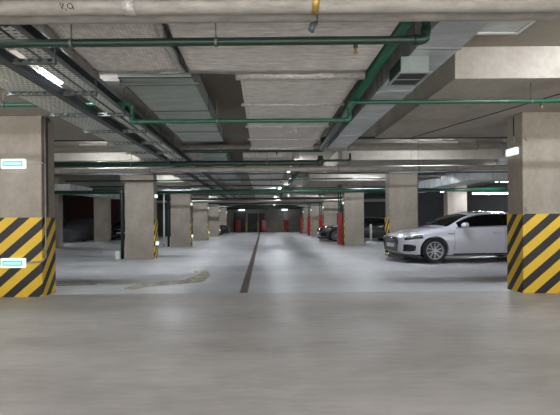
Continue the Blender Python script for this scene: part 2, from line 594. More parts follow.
# ------------------------------------------------------------------ lamps
def lamp(x, y, z, along, label, length=1.2, rods=True):
    t = thing('batten_lamp', label, 'lamp', (x, y, z))
    hl = length / 2
    if along == 'X':
        MB().box(-hl, hl, -0.05, 0.05, 0.0, 0.05, 0.008).build('housing', M['lamp_body'], t)
        MB().box(-hl + 0.03, hl - 0.03, -0.04, 0.04, -0.045, 0.0, 0.015).build('diffuser', M['lamp'], t)
    else:
        MB().box(-0.05, 0.05, -hl, hl, 0.0, 0.05, 0.008).build('housing', M['lamp_body'], t)
        MB().box(-0.04, 0.04, -hl + 0.03, hl - 0.03, -0.045, 0.0, 0.015).build('diffuser', M['lamp'], t)
    if rods and CEIL - z > 0.08:
        for s in (-0.8, 0.8):
            p = (s * hl, 0) if along == 'X' else (0, s * hl)
            MB().tube([(p[0], p[1], 0.05), (p[0], p[1], CEIL - z)], 0.005, 6).build('rod', M['rod'], t)
    return t

for k in range(6):
    y = 3.7 + 5.95 * k
    where = 'in front of the first pillars' if k == 0 else 'between the %s and %s pillars' % (ORD[k - 1], ORD[k])
    zl = 3.135 if k in (0, 2) else 2.98
    lamp(4.1, y, zl, 'X', 'batten lamp over the right bays ' + where)
    if k > 0:
        lamp(-3.8, y, zl, 'X', 'white batten lamp on the ceiling over the left bays ' + where)
    else:
        lamp(-3.6, 3.2, zl, 'X', 'white batten lamp on the ceiling over the left bays ' + where)
for k, y in enumerate((-0.6, 13.4, 21.6, 29.0, 36.6)):
    lamp(0.9 if k else 0.6, y, 2.89 if k else 3.135, 'Y', 'white batten lamp above the aisle ' + ['behind the viewer, added unseen as fill', 'past the second pillars', 'past the third pillars', 'past the fourth pillars', 'near the back wall'][k])  # the one behind the viewer is added fill, out of view
lamp(-2.26, 4.30, 2.74, 'Y', 'lit batten lamp showing through the gap in the cable trays', 0.4)
lamp(-11.6, 19.2, 2.95, 'X', 'batten lamp added out of view to brighten the left bays, before the dark garage', 1.2)  # added lamp hidden by the banded pillar, brightens the left bays
lamp(10.6, 22.5, 2.75, 'X', 'batten lamp added to lift the deep right bays near the dark end wall', 1.2)  # added lamp, lifts the darkness of the right bays
lamp(9.9, 17.2, 2.28, 'X', 'long lit batten lamp above the far right bay behind the white car', 1.8)
lamp(8.6, 14.3, 2.52, 'X', 'short lit batten lamp under the duct beside the right banded pillar', 0.6)

# ------------------------------------------------------------------ pipes
def pipe(name, pts, r, mat, label, cat='pipe', bend=None, hang=(), heads=(), seg=12, top=CEIL, rodmat=None, joints=()):
    """hang: points on the run that carry a rod up to a given height; heads: sprinkler heads below the run"""
    base = Vector(pts[0])
    t = thing(name, label, cat, base)
    loc = [Vector(p) - base for p in pts]
    MB().tube(elbows(loc, bend or r * 3), r, seg).build('pipe_run', mat, t)
    # thicker elbow fittings
    for a, b, c in zip(loc, loc[1:], loc[2:]):
        d1, d2 = (b - a).normalized(), (c - b).normalized()
        if d1.dot(d2) < 0.8:
            rr = min(bend or r * 3, (b - a).length * 0.45, (c - b).length * 0.45)
            MB().tube(elbows([b - d1 * rr * 1.3, b, b + d2 * rr * 1.3], rr), r * 1.22, seg).build('elbow', mat, t)
    for h in hang:
        p = Vector(h[:3]) - base
        up = (h[3] if len(h) > 3 else top) - base.z
        hb = MB()
        d = Vector((1, 0, 0)) if (loc[1] - loc[0]).normalized().cross(Vector((1, 0, 0))).length < 0.5 else Vector((0, 1, 0))
        hb.tube([p - d * 0.012, p + d * 0.012], r + 0.006, 12)
        hb.tube([p + Vector((0, 0, r)), Vector((p.x, p.y, up))], 0.005, 6)
        hb.build('hanger', M['rod'] if rodmat is None else rodmat, t)
    for h in heads:
        p = Vector(h) - base
        hd = MB().tube([p - Vector((0, 0, r * 0.8)), p - Vector((0, 0, r + 0.025))], 0.016, 8).build('sprinkler_boss', mat, t)
        MB().tube([p - Vector((0, 0, r + 0.025)), p - Vector((0, 0, r + 0.05)), p - Vector((0, 0, r + 0.06)), p - Vector((0, 0, r + 0.064))], [0.011, 0.008, 0.02, 0.02], 8).build('sprinkler_head', M['brass'], hd)
    return t

# three lagged pipes across the very front
t = pipe('lagged_pipe', [(-4.2, 2.20, 2.455), (4.2, 2.20, 2.455)], 0.058, M['lag'], 'silver lagged pipe along the top edge, front one of three', hang=[(-2.9, 2.20, 2.455), (2.8, 2.20, 2.455)], seg=24)
t = pipe('lagged_pipe', [(-4.4, 2.36, 2.438), (4.4, 2.36, 2.438)], 0.062, M['lag_white'], 'pale lagged pipe with a black marker scrawl, middle one of three', hang=[(-2.8, 2.36, 2.438)], seg=24)
# hand-written scrawl
base = Vector((-4.4, 2.36, 2.438))
ink = MB()
def onpipe(px, deg):                        # a point on the pipe's lower front, degrees below the horizontal
    a = R(deg)
    return Vector((px, 2.36 - 0.0625 * math.cos(a), 2.438 - 0.0625 * math.sin(a))) - base
def stroke(ps, r=0.0022):
    ink.tube([onpipe(*p) for p in ps], r, 6)
x0 = (63.5 - 263) / 400 * 2.33
u = 1 / 400 * 2.33
stroke([(x0, 22), (x0 + 1.2 * u, 52)])
stroke([(x0 + 1.2 * u, 52), (x0 + 3.2 * u, 26)])
stroke([(x0 + 3.0 * u, 24), (x0 + 4.6 * u, 60)])
stroke([(x0 + (9.5 + 2.6 * math.cos(a)) * u, 38 - 12 * math.sin(a)) for a in [k * PI / 6 for k in range(13)]])
stroke([(x0 + 12.0 * u, 38), (x0 + 12.4 * u, 56)])
ink.build('marker_scrawl', M['ink'], t)
# foil tape patch and a strap
tp = MB()
for k in range(1):
    tp.tube([Vector(((131 - 263) / 400 * 2.33 - 0.035, 2.36, 2.438)) - base, Vector(((131 - 263) / 400 * 2.33 + 0.03, 2.36, 2.438)) - base], 0.066, 20)
tp.build('foil_tape', M['tape'], t)
MB().tube([Vector(((317 - 263) / 400 * 2.33 - 0.02, 2.36, 2.438)) - base, Vector(((317 - 263) / 400 * 2.33 + 0.02, 2.36, 2.438)) - base], 0.065, 20).build('strap', M['brass'], t)
t = pipe('lagged_pipe', [(-4.6, 2.52, 2.46), (4.6, 2.52, 2.46)], 0.055, M['lag'], 'silver lagged pipe beneath the wrapped ducts, rear one of three', hang=[(2.7, 2.52, 2.46), (-2.75, 2.52, 2.46)], seg=24)
hk = MB()
b0 = Vector((-4.6, 2.52, 2.46))
xh = (316 - 263) / 400 * 2.45
hk.tube([Vector((xh + 0.018, 2.45, 2.48)) - b0, Vector((xh + 0.016, 2.447, 2.36)) - b0], 0.006, 6)
hk.tube([Vector((xh + 0.016, 2.447, 2.365)) - b0, Vector((xh - 0.012, 2.447, 2.345)) - b0, Vector((xh - 0.02, 2.447, 2.32)) - b0, Vector((xh - 0.012, 2.447, 2.30)) - b0], [0.01, 0.02, 0.02, 0.006], 10)
hk.build('strap_buckle', M['steel_dark'], t)

# green sprinkler pipe across the front, rising to the run along the aisle
pipe('sprinkler_pipe', [(-4.5, 2.92, 2.452), (1.20, 2.92, 2.464), (1.20, 2.92, 2.672), (1.12, 3.02, 2.672)], 0.029, M['green_dark'],
     'dark green pipe straight across the ceiling nearest the viewer, an elbow at its right end', hang=[(-1.39, 2.92, 2.458, 2.63), (-0.335, 2.92, 2.460, 2.63)],
     heads=[(0.685, 2.92, 2.462)], bend=0.07)
pipe('sprinkler_main', [(1.10, 3.02, 2.67), (1.25, 8.45, 2.67)], 0.056, M['green'],
     'thick dark green pipe running away along the aisle right of the wrapped duct', hang=[(1.145, 4.4, 2.675), (1.215, 6.8, 2.675)], seg=16)
pipe('sprinkler_pipe', [(-7.5, 4.87, 2.586), (-1.585, 4.87, 2.586), (-1.585, 4.87, 2.37), (1.06, 4.87, 2.37), (1.06, 4.87, 2.586), (7.5, 4.87, 2.586)], 0.026, M['green'],
     'green pipe that dips under the ducts and rises again at both ends', hang=[(3.27, 4.87, 2.586, 2.81), (-0.55, 4.87, 2.37, 2.63), (-3.15, 4.87, 2.586, 2.81)], heads=[(3.4, 4.87, 2.586)], bend=0.06)
pipe('sprinkler_pipe', [(-7.5, 8.6, 2.92), (-1.98, 8.6, 2.92), (-1.98, 8.6, 2.655), (1.29, 8.6, 2.655), (1.29, 8.6, 2.92), (7.5, 8.6, 2.92)], 0.03, M['green_dark'],
     'thin dark green pipe just above the long lagged pipes, dipped between two risers', hang=[(-0.9, 8.6, 2.655), (3.3, 8.6, 2.92)], heads=[(0.3, 8.6, 2.655)], bend=0.06)
pipe('lagged_pipe', [(-9, 9.35, 2.86), (9, 9.35, 2.86)], 0.085, M['lag'], 'grey lagged pipe across the ceiling in front of the second row of pillars', hang=[(-2.2, 9.35, 2.86), (2.0, 9.35, 2.86), (5.0, 9.35, 2.86)], seg=16)
pipe('water_main', [(-9, 9.0, 2.452), (1.30, 9.0, 2.452), (1.30, 9.0, 2.60)], 0.062, M['green_dark'], 'thickest dark green pipe across the middle, ending at an elbow', hang=[(-2.95, 9.0, 2.452), (0.1, 9.0, 2.452), (-5.2, 9.0, 2.452)], seg=16, bend=0.09)
pipe('sprinkler_pipe', [(1.36, 9.0, 2.50), (1.97, 9.0, 2.50), (1.97, 9.0, 2.66)], 0.024, M['green_dark'], 'short thin green branch with an upturned end beside the thick pipe elbow', bend=0.05)
pipe('lagged_pipe', [(-9, 9.25, 2.345), (9, 9.25, 2.345)], 0.062, M['lag_white'], 'white lagged pipe right below the thick green pipe', hang=[(-2.6, 9.25, 2.345), (1.75, 9.25, 2.345), (3.6, 9.25, 2.345)], seg=16)
pipe('conduit_pipe', [(-9, 9.42, 2.265), (9, 9.42, 2.265)], 0.016, M['steel_dark'], 'thin dark conduit under the white lagged pipe', hang=[(-1.5, 9.42, 2.265), (3.5, 9.42, 2.265)], seg=8)
pipe('sprinkler_pipe', [(-9.2, 15.0, 2.27), (4.55, 15.0, 2.27), (11, 15.0, 2.27)], 0.075, M['green'], 'bright green pipe across the aisle in front of the third row of pillars', hang=[(-2.2, 15.0, 2.27), (2.4, 15.0, 2.27)], seg=14)
pipe('sprinkler_pipe', [(-6, 12.15, 2.40), (0.9, 12.15, 2.40), (0.9, 12.15, 2.62)], 0.022, M['green_dark'], 'thin dark green pipe level with the second pillars', hang=[(-1.6, 12.15, 2.40), (0.2, 12.15, 2.40)], bend=0.05)
pipe('sprinkler_pipe', [(-6, 13.9, 2.385), (0.95, 13.9, 2.385), (0.95, 13.9, 2.6), (8, 13.9, 2.6)], 0.024, M['green_dark'], 'thin dark green pipe a little past the second pillars', hang=[(-1.6, 13.9, 2.385), (0.3, 13.9, 2.385), (2.6, 13.9, 2.6)], bend=0.05)
pipe('sprinkler_main', [(0.98, 9.6, 2.52), (0.98, 30.0, 2.52)], 0.06, M['green_dark'], 'dark green main running far down the aisle to the back', hang=[(0.98, y, 2.52) for y in (10.5, 13.2, 16.4, 19.8, 23.4, 27)], seg=12)
for k, (y, z, r, m, lab) in enumerate([(20.6, 2.30, 0.06, 'green_dark', 'green pipe across the aisle between the third and fourth pillars'),
                                        (21.2, 2.20, 0.07, 'lag_white', 'white lagged pipe across the aisle between the third and fourth pillars'),
                                        (26.8, 2.35, 0.06, 'green_dark', 'green pipe across the aisle between the fourth and fifth pillars'),
                                        (33.0, 2.3, 0.07, 'green_dark', 'green pipe across the aisle near the last pillars')]):
    pipe('cross_pipe', [(-6, y, z), (6.5, y, z)], r, M[m], lab, hang=[(-2, y, z), (2.2, y, z)], seg=10)

for y, xa, xb, z, r, m, lab in [
        (10.4, -3.0, 0.9, 2.62, 0.022, 'green_dark', 'thin dark green pipe just in front of the second pillars'),
        (11.2, 1.0, 8.0, 2.55, 0.022, 'green_dark', 'thin dark green pipe over the right bays level with the white car nose'),
        (16.6, -5.5, 0.92, 2.62, 0.025, 'green_dark', 'thin dark green pipe before the third pillars, left half'),
        (17.1, 1.05, 6.5, 2.55, 0.025, 'green_dark', 'thin dark green pipe before the third pillars, right half'),
        (18.8, -5.5, 0.92, 2.42, 0.03, 'black_pipe', 'black pipe across the aisle level with the third pillars'),
        (19.6, -5.5, 6.0, 2.68, 0.04, 'lag', 'grey lagged pipe high across the aisle past the third pillars'),
        (22.8, -5.5, 6.0, 2.40, 0.035, 'black_pipe', 'black pipe across the aisle before the fourth pillars'),
        (24.6, -5.5, 6.0, 2.52, 0.05, 'green_dark', 'dark green pipe level with the fourth pillars'),
        (28.6, -5.5, 6.0, 2.25, 0.05, 'green_dark', 'low dark green pipe before the fifth pillars'),
        (31.5, -5.5, 6.0, 2.45, 0.06, 'lag', 'grey lagged pipe across the aisle past the fifth pillars'),
        (38.5, -5.5, 6.0, 2.35, 0.07, 'green_dark', 'dark green pipe across the aisle next to the back wall')]:
    pipe('cross_pipe', [(xa, y, z), (xb, y, z)], r, M[m], lab, hang=[(xa + (xb - xa) * f, y, z) for f in (0.2, 0.5, 0.8)], seg=8)

# black downpipes beside the second and third pillars
def downpipe(x, y, ztop, xl, label, mat='black_pipe', r=0.05):
    p = pipe('downpipe', [(x + xl, y, ztop), (x, y, ztop), (x, y, 0.0)], r, M[mat], label, bend=0.14)
    return p
downpipe(-4.40, 12.5, 2.16, -0.9, 'black downpipe bent at the top, left of the second pillar on the left')
MB_o = thing('junction_box', 'small white box on the floor at the foot of the left black downpipe', 'box', (-4.46, 12.28, 0))
MB().box(-0.07, 0.07, -0.05, 0.05, 0.0, 0.27, 0.01).build('box_shell', M['white'], MB_o)
MB().box(-0.06, 0.06, -0.056, -0.05, 0.02, 0.25).build('cover_plate', M['white'], MB_o)
downpipe(4.86, 12.65, 2.62, 0.9, 'black downpipe bent at the top, right of the pillar behind the white car')
pipe('downpipe', [(-4.35, 18.4, 2.6), (-4.35, 18.4, 0.0)], 0.055, M['black_pipe'], 'straight black downpipe left of the third pillar on the left')
pipe('downpipe', [(-4.55, 18.4, 2.6), (-4.55, 18.4, 0.0)], 0.04, M['white'], 'straight white downpipe left of the third pillar on the left')

# red guarded risers right of the aisle
for k, (x, y, lab) in enumerate([(3.47, 18.55, 'beside the pillar in front of the black car'), (3.42, 24.45, 'beside the pillar at the nose of the black car'),
                                 (3.38, 30.3, 'beside the fifth pillar on the right'), (3.30, 35.4, 'beside the last pillar on the right')]):
    t = thing('riser_guard', 'red guard box round riser pipes ' + lab, 'pipe guard', (x, y, 0))
    MB().box(0, 0.2, -0.1, 0.24, 0.05, 1.5, 0.01).build('guard_panel', M['red'], t)
    for dx in (0.06, 0.15):
        MB().tube([(dx, 0.08, 0.0), (dx, 0.08, 3.19 - 0.38)], 0.032, 10).build('riser_pipe', M['green_dark'], t)

# ------------------------------------------------------------------ ducts
def duct(name, x0, x1, y0, y1, z0, z1, mat, label, flanges=(), fm=None, hang=()):
    t = thing(name, label, 'duct', ((x0 + x1) / 2, y0, z0))
    hw = (x1 - x0) / 2
    h = z1 - z0
    MB().box(-hw, hw, 0, y1 - y0, 0, h, 0.006).build('duct_body', mat, t)
    for f in flanges:
        e = 0.006
        y = f - y0
        b = MB()
        b.box(-hw - e, hw + e, y - 0.012, y + 0.012, -e, 0.0)
        b.box(-hw - e, hw + e, y - 0.012, y + 0.012, h, h + e)
        b.box(-hw - e, -hw, y - 0.012, y + 0.012, 0, h)
        b.box(hw, hw + e, y - 0.012, y + 0.012, 0, h)
        b.build('flange', fm or M['steel'], t)
    for y in hang:
        b = MB()
        b.box(-hw - 0.05, hw + 0.05, y - y0 - 0.015, y - y0 + 0.015, -0.03, -0.012)
        for s in (-1, 1):
            b.tube([(s * (hw + 0.035), y - y0, -0.03), (s * (hw + 0.035), y - y0, CEIL - z0)], 0.005, 6)
        b.build('hanger', M['rod'], t)
    return t

# soft wrapped ducts over the foreground
def wrapped(x0, x1, y0, y1, z0, z1, mat, label, seed, extra=None):
    t = thing('wrapped_duct', label, 'duct', ((x0 + x1) / 2, y0, z0))
    rnd = random.Random(seed)
    bm = bmesh.new()
    hw = (x1 - x0) / 2
    L = y1 - y0
    nx, ny = 16, max(8, int(L / 0.12))
    sec = [(-hw, (z1 - z0))] + [(-hw, 0.03)] + [(-hw + 2 * hw * i / nx, 0.0) for i in range(nx + 1)] + [(hw, 0.03), (hw, z1 - z0)]
    rows = []
    for j in range(ny + 1):
        row = []
        for i, (x, z) in enumerate(sec):
            edge = i < 2 or i > len(sec) - 3
            dz = 0 if edge else -0.012 * math.sin(PI * (x + hw) / (2 * hw)) + rnd.uniform(-0.006, 0.006)
            row.append(bm.verts.new((x + (rnd.uniform(-0.006, 0.006) if edge else 0), L * j / ny, z + dz)))
        rows.append(row)
    for a, b in zip(rows, rows[1:]):
        for i in range(len(sec) - 1):
            bm.faces.new((a[i], a[i + 1], b[i + 1], b[i])).smooth = True
        bm.faces.new((a[-1], a[0], b[0], b[-1]))
    bm.faces.new(rows[0]); bm.faces.new(list(reversed(rows[-1])))
    bmesh.ops.recalc_face_normals(bm, faces=bm.faces[:])
    me = bpy.data.meshes.new('wrap'); bm.to_mesh(me); bm.free()
    me.materials.append(mat)
    o = bpy.data.objects.new('wrap', me); C.objects.link(o); o.parent = t
    return t

t = wrapped(-1.66, -0.79, 1.2, 3.96, 2.63, 2.90, M['wrap_weave'], 'wrapped duct with a woven silver skin above the front green pipe', 3)
# lumpy taped seam along its right edge
sm = MB()
rnd = random.Random(4)
pts = [(0.44 + 0.012 * math.sin(k * 1.3), 0.2 + k * 0.1, -0.005 + rnd.uniform(-0.008, 0.008)) for k in range(26)]
sm.tube(pts, [0.035 + rnd.uniform(-0.008, 0.008) for _ in pts], 8)
sm.build('taped_seam', M['tape'], t)
MB().tube([(x * 1.0 + 0.05, y, z - 0.012) for x, y, z in pts], 0.007, 6).build('torn_edge', M['ink'], t)
MB().tube([(-0.40, 0.3, -0.035), (-0.41, 2.75, -0.035)], 0.035, 10).build('wrapped_pipe', M['lag'], t)
MB().box(-0.43, 0.43, 2.745, 2.775, -0.012, 0.02).build('end_tape', M['tape'], t)
t = wrapped(-0.71, 1.03, 1.2, 4.0, 2.63, 2.90, M['wrap'], 'broad wrapped duct with a rough grey skin over the front of the aisle', 5)
t = wrapped(-0.23, 1.03, 4.08, 8.3, 2.66, 2.92, M['wrap'], 'long grey wrapped duct reaching down the middle of the aisle', 6)
for y, wd in ((0.06, 0.045), (1.1, 0.02), (2.3, 0.02), (3.3, 0.02), (4.18, 0.04)):
    MB().tube([(-0.67, y, -0.005), (0.66, y, -0.005)], wd, 10).build('seam_band', M['tape'], t)

t = duct('sheet_metal_duct', -1.47, -0.72, 4.08, 7.45, 2.63, 2.84, M['duct_green'], 'flat greenish sheet metal duct hanging between cable trays and wrapped duct',
         flanges=(4.1, 5.35, 6.6, 7.43), fm=M['steel_dark'], hang=(4.25,))
t = duct('sheet_metal_duct', 1.33, 1.72, 1.2, 8.2, 2.63, 2.9, M['duct'], 'bright sheet metal duct right of the thick green pipe, a grille box under it',
         flanges=(3.46, 4.6, 5.8, 7.0))
# grille box beneath it
o = Vector(((1.33 + 1.72) / 2, 1.2, 2.63))
vb = MB()
vb.box(1.26 - o.x, 1.51 - o.x, 3.62 - o.y, 3.95 - o.y, -0.145, -0.0)
vbo = vb.build('vent_box', M['duct_green'], t)
MB().box(1.254 - o.x, 1.26 - o.x, 3.63 - o.y, 3.94 - o.y, -0.135, -0.01).build('side_grille', M['grille'], vbo)
fr = MB()
fr.box(1.235 - o.x, 1.53 - o.x, 3.60 - o.y, 3.63 - o.y, -0.155, -0.145).box(1.235 - o.x, 1.53 - o.x, 3.94 - o.y, 3.97 - o.y, -0.155, -0.145)
fr.box(1.235 - o.x, 1.26 - o.x, 3.63 - o.y, 3.94 - o.y, -0.155, -0.145).box(1.505 - o.x, 1.53 - o.x, 3.63 - o.y, 3.94 - o.y, -0.155, -0.145)
fr.box(1.26 - o.x, 1.505 - o.x, 3.78 - o.y, 3.79 - o.y, -0.155, -0.145)
fr.build('grille_frame', M['steel'], vbo)
lv = MB()
for k in range(14):
    yy = 3.64 + k * 0.022
    lv.box(1.26 - o.x, 1.505 - o.x, yy - o.y, yy + 0.013 - o.y, -0.150, -0.146)
lv.build('louvres', M['grille'], vbo)

t = duct('sheet_metal_duct', 6.2, 6.9, 12.0, 17.2, 2.32, 2.66, M['duct'], 'shiny duct running back over the right bays behind the white car', flanges=(12.9, 13.9, 14.9, 15.9))
t = thing('sheet_metal_duct', 'shiny cross duct over the right bays ending at the banded pillar', 'duct', (6.92, 12.0, 2.32))
MB().box(0, 4.0, 0, 0.6, 0.0, 0.34, 0.006).build('duct_body', M['duct'], t)
for x in (0.5, 1.5, 2.5):
    MB().box(x, x + 0.025, -0.012, 0.612, -0.012, 0.352).build('flange', M['steel_dark'], t)
t = wrapped(-0.5, 0.75, 10.2, 19.5, 2.78, 3.02, M['wrap'], 'grey wrapped duct over the aisle past the second pillars', 9)
t = wrapped(-0.5, 0.7, 21.5, 33, 2.78, 3.02, M['wrap'], 'grey wrapped duct over the aisle near the back', 10)
duct('sheet_metal_duct', -1.5, -0.9, 9.8, 16.5, 2.72, 2.98, M['duct_green'], 'dull sheet metal duct beside the trays past the second left pillar', flanges=(10.4, 11.8, 13.2, 14.6))
duct('sheet_metal_duct', -8.2, -7.5, 15.6, 21, 2.35, 2.65, M['duct'], 'sheet metal duct over the dark left bays', flanges=(16.5, 18, 19.5), hang=(16.0, 20.0))

# pale sheet with white edges on the ceiling
t = thing('ceiling_sheet', 'pale grey sheet with white edges on the ceiling above the right beam', 'sheet', (2.35, 3.7, CEIL))
MB().box(-0.4, 0.40, 0, 0.62, -0.02, 0).build('sheet_face', M['duct'], t)
MB().box(-0.4, 0.40, 0.62, 0.66, -0.03, 0).box(0.40, 0.44, 0, 0.66, -0.03, 0).build('white_edge', M['white'], t)

# cable along the underside of the right slab
pipe('ceiling_cable', [(3.0, 8.0, 2.80), (3.95, 5.25, 2.80)], 0.006, M['ink'], 'thin black cable crossing the underside of the right slab', 'cable', seg=6)

# ------------------------------------------------------------------ cable trays
Y0, Y1 = 2.75, 34.0
ZT = 2.50
t = thing('cable_tray_rack', 'bundle of parallel perforated cable trays running down the left of the aisle', 'cable tray', (0, 0, ZT))
def tray(x0, x1, mat, name='cable_tray', h=0.055, y0=Y0, dz=0.0, kids=None):
    o = MB().box(x0, x1, y0, Y1, dz, dz + 0.002).build(name, mat, t)
    MB().box(x0, x0 + 0.003, y0, Y1, dz + 0.002, dz + h).build('side_flange', M['steel'], o)
    MB().box(x1 - 0.003, x1, y0, Y1, dz + 0.002, dz + h).build('side_flange', M['steel'], o)
    return o
tray(-2.60, -2.405, M['perf'])
a = tray(-2.40, -2.17, M['perf'])
MB().tube([(-2.35, Y0, 0.02), (-2.34, Y1, 0.02)], 0.014, 8).tube([(-2.30, Y0, 0.02), (-2.29, Y1, 0.02)], 0.014, 8).build('cable', M['ink'], a)
ch = MB()
ch.box(-2.14, -2.05, Y0, Y1, -0.045, 0.03, 0.006)
ch.build('cable_channel', M['steel_dark'], t)
a = tray(-1.925, -1.835, M['perf'], h=0.05)
MB().tube([(-1.88, Y0, 0.016), (-1.88, Y1, 0.016)], 0.012, 8).build('cable', M['ink'], a)
a = tray(-1.805, -1.715, M['perf'], h=0.05)
MB().tube([(-1.76, Y0, 0.016), (-1.76, Y1, 0.016)], 0.012, 8).build('cable', M['ink'], a)
a = tray(-2.6, -2.26, M['steel_dark'], dz=0.13)
tray(-2.03, -1.72, M['steel_dark'], dz=0.13)
MB().tube([(-2.53, Y0, 0.19), (-2.53, Y1, 0.19)], 0.016, 8).tube([(-2.47, Y0, 0.19), (-2.47, Y1, 0.19)], 0.016, 8).build('cable', M['ink'], a)
ys = [3.3, 4.12, 4.95, 5.87, 6.75, 7.7, 8.55, 10.4, 11.8, 13.4, 15.6, 17.2, 19.2, 22, 25, 28, 31]
for y in ys:
    b = MB()
    b.box(-2.62, -1.70, y - 0.02, y + 0.02, -0.041 + 0.0, -0.002)
    s = b.build('support_bracket', M['slotted'], t)
    cap = 2.81 if any(p - 1.49 < y < p + 1.88 for p in PILY) else CEIL
    for x in (-2.615, -1.71):
        top = (cap if x < -1.66 else CEIL) - ZT
        MB().tube([(x, y, -0.06), (x, y, top)], 0.006, 6).build('hanger_rod', M['rod'], s)

# ------------------------------------------------------------------ lit signs
def sign(x, y, z, face, label, w=0.37, h=0.145, kind='green'):
    """face: '-Y' towards the viewer, '+X' / '-X' on a pillar's aisle side"""
    t = thing('emergency_light', label, 'emergency light', (x, y, z))
    t.rotation_euler = (0, 0, {'-Y': 0, '+X': R(90), '-X': R(-90)}[face])
    MB().box(-w / 2, w / 2, -0.05, 0.0, -h / 2, h / 2, 0.008).build('housing', M['sign_frame'], t)
    MB().box(-w / 2 + 0.03, w / 2 - 0.03, -0.053, -0.05, -h / 2 + 0.03, h / 2 - 0.03).build('panel', M['sign_green'] if kind == 'green' else M['sign_blue'], t)
    if kind == 'green':
        MB().box(-w / 2 + 0.05, w / 2 - 0.05, -0.055, -0.053, -0.022, 0.022).build('lit_band', M['sign_band'], t)
    return t
xs = (15 - 263) / 400 * 6.2
sign(xs, 6.2, 2.06, '-Y', 'upper lit green sign on the bare concrete of the left banded pillar')
sign(xs - 0.01, 6.194, 0.53, '-Y', 'lower lit green sign on the yellow and black bands of the left pillar')
sign(4.03, 6.42, 2.23, '-X', 'small cool white emergency light on the side of the right banded pillar', 0.26, 0.11, 'blue')
for k in range(1, 6):
    for z, nm in ((1.95, 'upper'), (0.48, 'lower')):
        sign(LX[k] + (0.0 if z > 1.3 else 0.026), PILY[k] + 0.2, z, '+X', '%s glowing white emergency light on the aisle side of the %s left pillar' % (nm, ORD[k]), 0.2, 0.1, 'blue')
for k in range(2, 6):
    sign(RX[k], PILY[k] + 0.2, 1.95, '-X', 'glowing white emergency light on the aisle side of the %s right pillar' % ORD[k], 0.2, 0.1, 'blue')

# conduits feeding the two green signs
xc = -3.43
pipe('conduit_pipe', [(xc + 0.022, 6.27, 2.81), (xc + 0.022, 6.27, 0.60), (xc + 0.018, 6.178, 0.55), (xs + 0.19, 6.178, 0.53)], 0.011, M['conduit'],
     'thin grey conduit down the edge of the left banded pillar to the lower sign', bend=0.06, seg=8)
pipe('conduit_pipe', [(xc + 0.05, 6.23, 2.07), (xc + 0.03, 6.188, 2.07), (xs + 0.19, 6.188, 2.06)], 0.009, M['conduit'],
     'short grey conduit from the pillar edge to the upper green sign', bend=0.02, seg=8)
t = thing('cable_duct', 'dark cable duct up the side of the left banded pillar', 'cable duct', (xc, 6.3, 1.24))
MB().box(0.0, 0.03, 0.0, 0.05, 0, 1.57, 0.004).build('duct_cover', M['steel_dark'], t)
MB().box(0.0, 0.045, -0.02, 0.07, 1.50, 1.57, 0.006).build('end_box', M['steel_dark'], t)
t = thing('switch_box', 'small pale switch with a cable high on the side of the right banded pillar', 'switch', (4.03, 6.4, 2.42))
MB().box(-0.035, 0.0, -0.04, 0.04, -0.05, 0.05, 0.008).build('switch_body', M['conduit'], t)
MB().tube([(-0.01, 0.0, 0.05), (-0.01, 0.0, 0.36)], 0.007, 6).build('cable', M['ink'], t)
for z, lab in ((2.40, 'upper'), (1.31, 'lower')):
    o = MB().tube([(4.10, 6.2, z), (4.10, 6.18, z)], 0.035, 16).build('cover_cap', M['conduit'])
    tag(o, '%s round cap on the front of the right banded pillar' % lab, 'cap')

# ------------------------------------------------------------------ cars
def lerp_tab(tab, x):
    """smooth interpolation through a table of (x, value)"""
    if x <= tab[0][0]: return tab[0][1]
    if x >= tab[-1][0]: return tab[-1][1]
    for i in range(len(tab) - 1):
        if tab[i][0] <= x <= tab[i + 1][0]:
            x0, y0 = tab[i]; x1, y1 = tab[i + 1]
            h = x1 - x0
            def slope(j):
                if j <= 0 or j >= len(tab) - 1:
                    a, b = (0, 1) if j <= 0 else (-2, -1)
                    return (tab[b][1] - tab[a][1]) / (tab[b][0] - tab[a][0])
                s0 = (tab[j][1] - tab[j - 1][1]) / (tab[j][0] - tab[j - 1][0])
                s1 = (tab[j + 1][1] - tab[j][1]) / (tab[j + 1][0] - tab[j][0])
                return 0 if s0 * s1 <= 0 else 2 * s0 * s1 / (s0 + s1)
            t = (x - x0) / h
            m0, m1 = slope(i) * h, slope(i + 1) * h
            return ((2 * t ** 3 - 3 * t * t + 1) * y0 + (t ** 3 - 2 * t * t + t) * m0 + (-2 * t ** 3 + 3 * t * t) * y1 + (t ** 3 - t * t) * m1)

LEN = 4.76
T_W = [(0, .68), (.10, .775), (.25, .84), (.5, .885), (.9, .905), (1.4, .922), (3.6, .925), (4.1, .90), (4.5, .83), (4.76, .68)]
T_BOT = [(0, .25), (.15, .20), (.5, .17), (1.4, .17), (3.4, .18), (4.2, .24), (4.76, .36)]
T_BELT = [(0, .66), (.12, .72), (.4, .79), (.8, .855), (1.2, .90), (2.2, .94), (3.2, .965), (4.0, .985), (4.76, .93)]
T_TOP = [(0, .71), (.12, .775), (.4, .86), (.75, .925), (1.03, .962), (1.14, .99), (1.48, 1.155), (1.78, 1.285), (2.08, 1.36), (2.5, 1.39), (3.0, 1.378), (3.5, 1.31), (3.9, 1.20), (4.3, 1.075), (4.55, 1.035), (4.76, 1.0)]
# half width of the roof edge as a share of the body half width, 1 where there is no greenhouse
T_RW = [(0, .82), (1.0, .84), (1.25, .82), (1.76, .71), (2.6, .66), (3.4, .66), (4.0, .70), (4.4, .78), (4.76, .8)]

